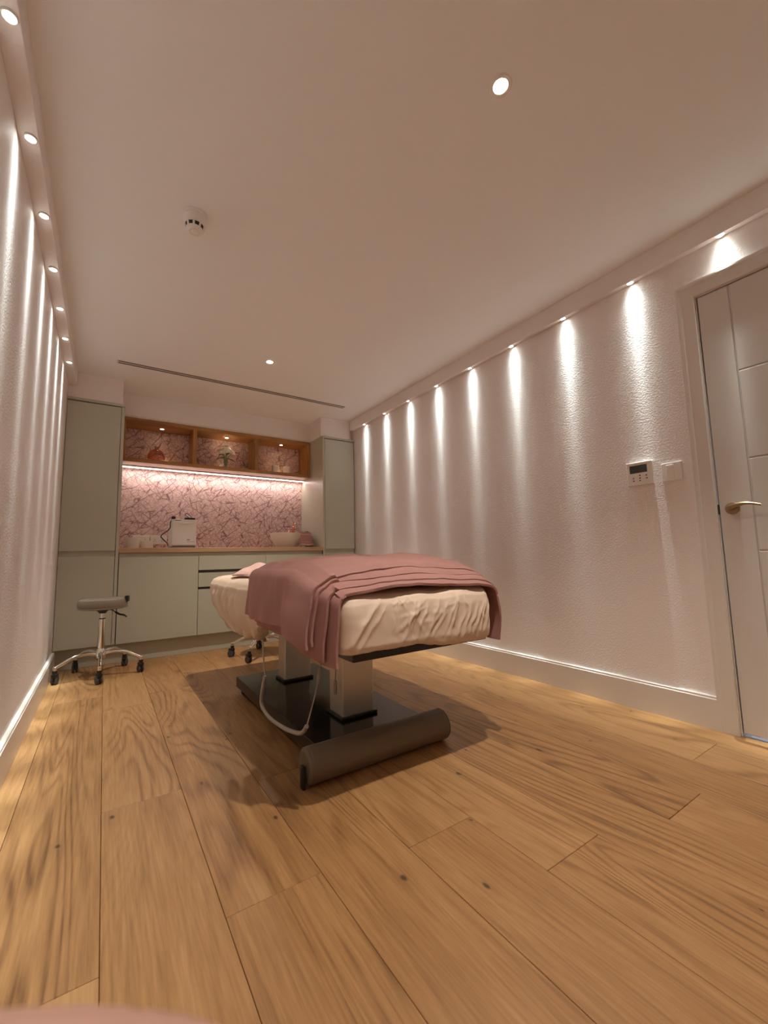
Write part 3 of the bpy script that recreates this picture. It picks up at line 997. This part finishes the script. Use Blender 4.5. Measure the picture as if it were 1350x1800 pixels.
def rr_loop(t, x0, x1, y0, y1, r):
    """point on a rounded rectangle, t in 0..1, plus its outward direction"""
    L1, L2 = x1 - x0 - 2 * r, y1 - y0 - 2 * r
    q = PI * r / 2
    per = 2 * (L1 + L2) + 4 * q
    s = (t % 1) * per
    for kind, ln, c in (('b', L1, None), ('c', q, (x1 - r, y0 + r, -PI / 2)), ('r', L2, None), ('c', q, (x1 - r, y1 - r, 0)), ('t', L1, None), ('c', q, (x0 + r, y1 - r, PI / 2)), ('l', L2, None), ('c', q, (x0 + r, y0 + r, PI))):
        if s <= ln + 1e-9:
            if kind == 'b':
                return x0 + r + s, y0, 0, -1
            if kind == 'r':
                return x1, y0 + r + s, 1, 0
            if kind == 't':
                return x1 - r - s, y1, 0, 1
            if kind == 'l':
                return x0, y1 - r - s, -1, 0
            a = c[2] + s / r
            return c[0] + r * math.cos(a), c[1] + r * math.sin(a), math.cos(a), math.sin(a)
        s -= ln
    return x0 + r, y0, 0, -1
# mattress core (padding) inside the sheet
MX0, MX1, MY0, MY1 = .648, 1.368, 1.222, 3.26
mbox('padded_top', MX0 + .03, MX1 - .03, MY0 + .03, MY1 - .05, .481, .655, M['leather'], .04, seg=4)

def fbm(x, y, z=0.0):
    return noise.noise((x, y, z)) + .5 * noise.noise((x * 2.1, y * 2.1, z + 5)) + .25 * noise.noise((x * 4.3, y * 4.3, z + 9))
rw = random.Random(5)
ridges = []      # wrinkles of the sheet on the foot end, in (x, z)
def rdg(x0, z0, x1, z1, w_, h_):
    ridges.append((x0, z0, x1, z1, w_, h_))
rdg(.80, .650, .665, .490, .013, .016)
rdg(.82, .625, .70, .482, .010, .008)
for k in range(16):
    x = rw.uniform(.85, 1.34)
    a = rw.uniform(.4, 2.3)
    l_ = rw.uniform(.03, .08)
    z = rw.uniform(.50, .63)
    rdg(x, z, x + l_ * math.cos(a), z + l_ * math.sin(a), rw.uniform(.005, .009), rw.uniform(.003, .006))
for k in range(9):
    x = .90 + .030 * k + rw.uniform(-.01, .01)
    rdg(x + rw.uniform(.01, .05), rw.uniform(.58, .645), x - .03 + rw.uniform(-.01, .02), rw.uniform(.485, .53), rw.uniform(.005, .008), rw.uniform(.005, .009))
for k in range(7):
    x = 1.16 + .032 * k
    rdg(x + rw.uniform(.02, .05), rw.uniform(.57, .63), x + rw.uniform(-.03, .0), rw.uniform(.478, .50), rw.uniform(.006, .009), rw.uniform(.006, .011))
for k in range(10):
    x = rw.uniform(.88, 1.1)
    z = rw.uniform(.53, .61)
    rdg(x, z, x + rw.uniform(.05, .09), z + rw.uniform(.005, .03), rw.uniform(.004, .006), rw.uniform(.003, .005))
def ridge_h(x, z):
    x, z = x + .012 * noise.noise((x * 22, z * 22, 1)), z + .010 * noise.noise((x * 22, z * 22, 8))
    c_ = sstep(.84, .93, x)
    h = .0012 * fbm(x * 14, z * 14, 4) + .0012 * c_ * fbm(x * 46, z * 30, 2)
    for x0, z0, x1, z1, w_, hh in ridges:
        dx, dz = x1 - x0, z1 - z0
        t_ = max(0, min(1, ((x - x0) * dx + (z - z0) * dz) / (dx * dx + dz * dz)))
        d2 = (x - x0 - t_ * dx) ** 2 + (z - z0 - t_ * dz) ** 2
        if d2 < 12 * w_ * w_:
            h += hh * math.exp(-1.5 * math.sqrt(d2 + .1 * w_ * w_) / w_) * math.sin(PI * min(.93, t_ * .9 + .1)) ** .6
    return h
def sheet_pt(t_, k):
    """k 0..1: from the tucked hem under the edge up the side and over the top"""
    prof = [(.060, .476), (.022, .4765), (.006, .482), (.000, .50), (.000, .54), (.000, .58), (.002, .61), (.008, .636), (.020, .655), (.040, .667), (.075, .674), (.14, .678), (.22, .680), (.30, .681), (.355, .681)]
    f = k * (len(prof) - 1)
    i = min(int(f), len(prof) - 2)
    g = f - i
    ins = prof[i][0] * (1 - g) + prof[i + 1][0] * g
    z = prof[i][1] * (1 - g) + prof[i + 1][1] * g
    x, y, nx, ny = rr_loop(t_, MX0, MX1, MY0, MY1, .055)
    # step in towards the middle line
    if ins > .05:
        cx_, cy_ = (MX0 + MX1) / 2, min(max(y, MY0 + .36), MY1 - .36)
        dx, dy = cx_ - x, cy_ - y
        d = math.hypot(dx, dy) or 1
        k2 = (ins - .05) / .305
        x, y = x - nx * .05 * (1 - k2) + dx * k2, y - ny * .05 * (1 - k2) + dy * k2
    else:
        x, y = x - nx * ins, y - ny * ins
    hd = sstep(2.0, 2.35, y)
    side = 1 - sstep(.60, .67, z)
    if hd > 0 and k < .62:
        # loose cover over the head section hangs lower and is drawn in at its hem
        low = max(0, min(1, (.665 - z) / (.665 - .476)))
        z2 = .665 - low * (.665 - (.476 - .115 * hd))
        y = y - (low ** 1.5) * .40 * sstep(2.4, 3.15, y)
        bulge = .026 * math.sin(min(1, low * 1.15 + .05) * PI) ** .6 * hd - .030 * low ** 4 * hd
        x += nx * bulge
        y += ny * bulge
        ruff = sstep(.80, 1.0, low)
        wv = math.sin(t_ * 2 * PI * 34) * .012 * ruff + math.sin(t_ * 2 * PI * 23 + 1 + 1.5 * low) * .008 * sstep(.1, .8, low) + .010 * fbm(x * 7 + y * 9, low * 1.5, 3) * sstep(.05, .4, low)
        x += nx * wv
        y += ny * wv
        z = z2 + math.sin(t_ * 2 * PI * 41) * .006 * ruff
    if hd > 0 and k >= .5:
        z += .012 * hd
    if ny < -.3 and k < .25:
        z -= (.032 * sstep(.95, 1.15, x) + .006 * fbm(x * 12, 1, 1)) * (1 - k / .25)
        y -= .006 * (1 - k / .25)
    if ny < -.3 and z < .68:
        h = ridge_h(x, z) * sstep(.3, .95, -ny)
        y -= h
    wob = .0018 * math.sin(x * 31 + y * 17) + .0014 * math.sin(y * 43 - x * 11)
    z += wob if k > .5 else 0
    return Vector((x - OX, y - OY, z))
sheet = thing('fitted_sheet', 'cream fitted sheet stretched over the massage table, wrinkled at the foot', 'sheet', (OX, OY, 0))
NP = 760
tt = []
# denser samples along the foot edge (t 0 .. ~.16)
per_ = 2 * ((MX1 - MX0 - .11) + (MY1 - MY0 - .11)) + 2 * PI * .055
foot_t = (MX1 - MX0 - .11 + PI * .055 / 2) / per_
c_t = 1 - (PI * .055 / 2) / per_
a_ = [c_t - 1 + (foot_t - c_t + 1) * i / 300 for i in range(300)]
b2 = [foot_t + (c_t - foot_t) * i / 460 for i in range(460)]
ts = a_ + b2
t = B()
ks = [i / 26 * .36 for i in range(26)] + [.36 + .34 * i / 26 for i in range(26)] + [.70 + .30 * i / 12 for i in range(13)]
V = [[t.bm.verts.new(sheet_pt(tv, k)) for k in ks] for tv in ts]
n = len(ts)
for i in range(n):
    for j in range(len(ks) - 1):
        t.bm.faces.new((V[i][j], V[(i + 1) % n][j], V[(i + 1) % n][j + 1], V[i][j + 1]))
t.build('cotton_cover', M['sheet'], sheet, ang=80)

# ---- blanket: three plies lying over the table, the foot edge folded back
def nz(x, y):
    return (math.sin(x * 9.1 + y * 5.3) + math.sin(x * 4.7 - y * 11.9 + 1.3) + math.sin(x * 17.3 + y * 3.1 + 2.2) * .6 + math.sin(x * 7.7 + y * 19.0 + .4) * .5) / 3.1
BX0, BX1 = .620, 1.404
def crown(x, y):
    e = abs(x - 1.008) / .396
    return .695 + .058 * sstep(1.24, 1.52, y) - .022 * sstep(2.0, 2.7, y) - .030 * e ** 3.0
def ply(s, y, lift, zl, zr, hang_out=0.0):
    """s 0..1 across: left hem, over the top, right hem.  returns the point of a ply at y"""
    hl, hr, top = .700 - zl, .690 - zr, BX1 - BX0
    R = .065
    tot = hl + top + hr
    d = s * tot
    if d < hl:
        k = (hl - d)                      # distance below the shoulder
        if k < R:
            a = k / R
            x = BX0 + R * (1 - a) ** 2 * .5
            z = crown(x, y) - R * a * a * .55 - .004
        else:
            x, z = BX0 - .012 * math.sin(min(1, (k - R) / .2) * PI * .6), crown(BX0, y) - R * .55 - (k - R)
        flute = sstep(.03, .20, k)
        x += flute * (.012 * math.sin(y * 17) + .008 * math.sin(y * 29 + 1)) - lift - flute * hang_out
        # round the foot corner
        c = 1 - sstep(1.17, 1.36, y)
        x += c * .050
        x = x if k > R else x
    elif d > hl + top:
        k = d - hl - top
        if k < R:
            a = k / R
            x = BX1 - R * (1 - a) ** 2 * .5
            z = crown(x, y) - R * a * a * .55 - .004
        else:
            x, z = BX1 + .010 * math.sin(min(1, (k - R) / .2) * PI * .6), crown(BX1, y) - R * .55 - (k - R)
        flute = sstep(.03, .20, k)
        x += flute * (.010 * math.sin(y * 15 + 2) + .006 * math.sin(y * 27)) + lift
    else:
        x = BX0 + .0325 + (d - hl) / top * (top - .065)
        z = crown(x, y)
        z += .006 * nz(x, y) + .006 * math.sin((y * 1.0 + x * .35) * 30) * sstep(1.4, 1.8, y) * (1 - sstep(2.0, 2.5, y)) * .5
    return Vector((x, y, z + (lift if hl <= d <= hl + top else lift * .5)))
blanket = thing('plush_blanket', 'dusty pink plush blanket spread over the massage table with folded edge', 'blanket', (OX, OY, 0))
def make_ply(name, yf, yh, lift, zl, zr, thick, ns=130, nv=70, hang=0.0):
    def f(u, vv):
        # u across, v from foot edge to head edge
        y0, y1 = yf(u), yh(u)
        # crowd samples near the foot edge
        v2 = vv ** 1.25
        p = ply(u, y0 + (y1 - y0) * v2, lift, zl, zr, hang)
        roll = 1 - sstep(0, .035, (y1 - y0) * v2)
        p.z += -.010 * roll ** 2 if .2 < u < .85 else 0
        yy = p.y
        dx_ = .010 * fbm(yy * 5.5 + 3, p.z * 2.2, 0)
        if u < .24:
            p.x += dx_ * sstep(.24, .12, u)
            p.x += .0025 * math.exp(-((p.z - zl - .030) / .004) ** 2) - .0018 * math.exp(-((p.z - zl - .040) / .003) ** 2)
            p.z += .004 * fbm(yy * 4, 7.7, 0) * sstep(.12, .0, u)
        elif u > .78:
            p.x += dx_ * sstep(.78, .9, u)
            p.z += .012 * fbm(yy * 4, 3.3, lift * 9) * sstep(.9, 1, u)
        p.z += .011 * fbm(p.x * 3.0 + yy * 2.2, yy * 7.0 - p.x * 2.5, lift * 11) * sstep(.12, .3, u) * sstep(.9, .75, u)
        p.y += .006 * fbm(p.x * 6, p.z * 6, 2 + lift * 30) * (1 - vv)
        return p - Vector((OX, OY, 0))
    t = B()
    t.grid(f, ns, nv)
    o = t.build(name, M['blanket'], blanket, ang=85)
    md = o.modifiers.new('thick', 'SOLIDIFY')
    md.thickness = thick
    md.offset = 1
    md2 = o.modifiers.new('round', 'BEVEL')
    md2.width = thick * .45
    md2.segments = 3
    md2.limit_method = 'ANGLE'
    md2.angle_limit = math.radians(60)
    return o
def yhead(u):
    # the head edge runs from the left hem (y 2.0) diagonally over the top
    if u < .2:
        return 2.000 - .03 * u / .2
    return 1.970 + .95 * sstep(.2, .75, u)
def edge(base, left):
    def f(u):
        y = base + .006 * math.sin(u * 14) + .004 * math.sin(u * 31 + 1)
        return y + left * (1 - sstep(.12, .40, u)) + .015 * sstep(.8, 1.0, u)
    return f
make_ply('under_ply', edge(1.236, .000), lambda u: 1.990 - .30 * sstep(.12, .3, u), -.001, .446, .425, .011)
make_ply('fold_ply', edge(1.262, .010), lambda u: 1.975 - .15 * sstep(.12, .3, u), .013, .455, .445, .012, hang=.006)
make_ply('fold_ply', edge(1.300, .005), lambda u: 1.85, .026, .490, .47, .012, hang=.010)
make_ply('top_ply', edge(1.340, -.030), yhead, .040, .474, .455, .012, ns=150, nv=110, hang=.012)

# ---- folded towel on the head end
ft = thing('folded_towel', 'pale pink towel crumpled on the head end of the massage table', 'towel', (.93, 2.66, .697))
def ftow(u, vv):
    x, y = -.22 + .46 * u, -.16 + .36 * vv
    e = (1 - abs(2 * u - 1) ** 3) * (1 - abs(2 * vv - 1) ** 3)
    z = .008 + e * (.050 + .018 * math.sin(u * 6.0 + .5) * math.sin(vv * 3.1) + .010 * math.sin(u * 13 + vv * 6) + .007 * math.sin(u * 23 - vv * 9))
    z += .022 * math.exp(-((u - .68) / .14) ** 2) * e
    return Vector((x + .02 * math.sin(vv * 6), y + .02 * math.sin(u * 7), z))
o = B().grid(ftow, 60, 40).build('upper_fold', M['towel'], ft, ang=80)
md = o.modifiers.new('thick', 'SOLIDIFY')
md.thickness = .010
md.offset = -1
o = B().grid(lambda u, vv: Vector((-.215 + .44 * u + .01 * math.sin(vv * 5), -.13 + .31 * vv + .015 * math.sin(u * 6), .004 + .004 * math.sin(u * 17) * math.sin(vv * 11) + .003)), 40, 30).build('lower_fold', M['towel'], ft, ang=80)
md = o.modifiers.new('thick', 'SOLIDIFY')
md.thickness = .008
md.offset = 1

# ---- bolster on the floor by the base
bo = thing('bolster_cushion', 'dark taupe leatherette bolster lying on the floor at the table base', 'bolster', (.945, 1.466, .0635), 0)
RB, LB = .062, .325
prof = [(0, -LB), (RB * .80, -LB), (RB * .93, -LB + .006), (RB, -LB + .018), (RB, LB - .018), (RB * .93, LB - .006), (RB * .80, LB), (0, LB)]
B().lathe(prof, 48, Matrix.Rotation(PI / 2, 4, 'Y')).build('cushion', M['bolster'], bo)
for s in (-1, 1):
    B().tube([(s * (LB - .008), math.cos(2 * PI * k / 48) * RB * .955, math.sin(2 * PI * k / 48) * RB * .955) for k in range(48)], .0022, 6, closed=True).build('end_seam', M['bolster'], bo)
B().box(-LB - .020, -LB - .006, -.030, -.006, -.0625, .014, bev=.004, mtx=Matrix.Rotation(.0, 4, 'X')).build('strap_handle', M['black'], bo)

# ---- cables under the table
ox, oy = OX, OY
def cp(pts):
    return spline([(x - ox, y - oy, z) for x, y, z in pts], 8)
B().tube(cp([(.66, 2.030, .245), (.655, 2.055, .17), (.655, 2.068, .115), (.658, 2.02, .085), (.66, 1.93, .076), (.66, 1.80, .086), (.66, 1.68, .104), (.662, 1.59, .128), (.665, 1.548, .165)]), .0085, 12).build('control_hose', M['hose'], mt_)
B().tube(cp([(.66, 2.030, .245), (.668, 2.08, .32), (.69, 2.16, .40), (.72, 2.20, .455)]), .003, 8).build('thin_cable', M['hose'], mt_)
B().tube(cp([(.665, 1.548, .165), (.70, 1.575, .225), (.74, 1.61, .300), (.78, 1.66, .38), (.80, 1.70, .455)]), .0028, 8).build('thin_cable', M['hose'], mt_)
B().tube(cp([(.738, 1.607, .296), (.750, 1.622, .322), (.762, 1.638, .345)]), [.005] * 5 + [.0065] * 12, 10).build('plug_connector', M['hose'], mt_)
pk = Vector((.872 - OX, 1.715 - OY, .2))
B().tube([pk + Vector((0, 0, z)) for z in (0, .012, .055, .06)], [.006, .008, .008, .005], 12).build('hanging_connector', M['hose'], mt_)
B().tube([pk + p for p in spline([(0, 0, .058), (.002, 0, .12), (-.004, .01, .19), (0, .02, .255)], 6)], .003, 8).build('connector_lead', M['hose'], mt_)

# ================================================================== HAND OF THE PHOTOGRAPHER (its fingertip edges into the picture)
def hand():
    base = Vector((0, 0, .80))
    def W(r, u, f):
        return base + (_r * r + _u * u + _f * f) * .001
    root = thing('person', "photographer's hand in a dark sleeve, fingertip blurred at the lower left", 'person', W(-75, -70, -30))
    loc = root.location
    # tapered limbs grown from the joints, fused into one continuous skin
    t = B()
    def limb(ps, rs):
        P = [W(*p) - loc for p in ps]
        pts, rad = spline(P, 6), []
        for k in range(len(pts)):
            f = k / 6
            a = min(int(f), len(rs) - 2)
            rad.append((rs[a] + (rs[a + 1] - rs[a]) * (f - a)) * .001)
        t.tube(pts, rad, 16)
        t.ball(pts[0], rad[0])
        t.ball(pts[-1], rad[-1])
    limb([(-186, -150, -232), (-160, -122, -150), (-132, -96, -66), (-112, -80, -26), (-98, -75, -14)], [31, 29, 22.5, 20, 19])
    for kx in ((-80, -56, 2), (-79, -68, 4), (-80, -82, 3), (-84, -95, -1)):
        limb([(-108, -79, -22), (-96, (kx[1] - 77) / 2, -10), kx], [15, 12.5, 9.5])
    limb([(-80, -56, 2), (-70, -45, 9), (-48, -37.8, 17), (-25, -34.7, 20), (-13, -34.2, 20.4), (-6.0, -35.0, 20)], [9.6, 9.2, 8.0, 7.0, 6.5, 5.2])
    limb([(-79, -68, 4), (-68, -66, 14), (-42, -62, 27), (-22, -60, 24), (-10, -61.5, 14)], [9.6, 9.4, 8.2, 7.2, 5.6])
    limb([(-80, -82, 3), (-70, -86, 13), (-46, -83, 25), (-28, -81, 20), (-19, -82, 9)], [9.2, 9.0, 7.8, 6.9, 5.3])
    limb([(-84, -95, -1), (-76, -102, 8), (-57, -102, 17), (-44, -100, 12), (-37, -100, 3)], [8.2, 7.8, 6.7, 6.0, 4.7])
    limb([(-112, -76, -30), (-90, -64, -36), (-66, -52, -44), (-48, -45, -46), (-38, -43, -45)], [14, 12, 9.4, 8.2, 6.0])
    o = t.build('hand', M['skin'], root, ang=180, recalc=False)
    rm = o.modifiers.new('fuse', 'REMESH')
    rm.mode = 'VOXEL'
    rm.voxel_size = .0017
    rm.use_smooth_shade = True
    sm = o.modifiers.new('smooth', 'SMOOTH')
    sm.factor = .5
    sm.iterations = 6
    sl = spline([W(-139, -101, -82) - loc, W(-150, -110, -110) - loc, W(-175, -135, -190) - loc, W(-192, -162, -268) - loc], 6)
    B().tube(sl, [.031 + .014 * i / (len(sl) - 1) + .0015 * math.sin(i * 2.1) for i in range(len(sl))], 22).build('sleeve', M['sleeve'], root)
hand()
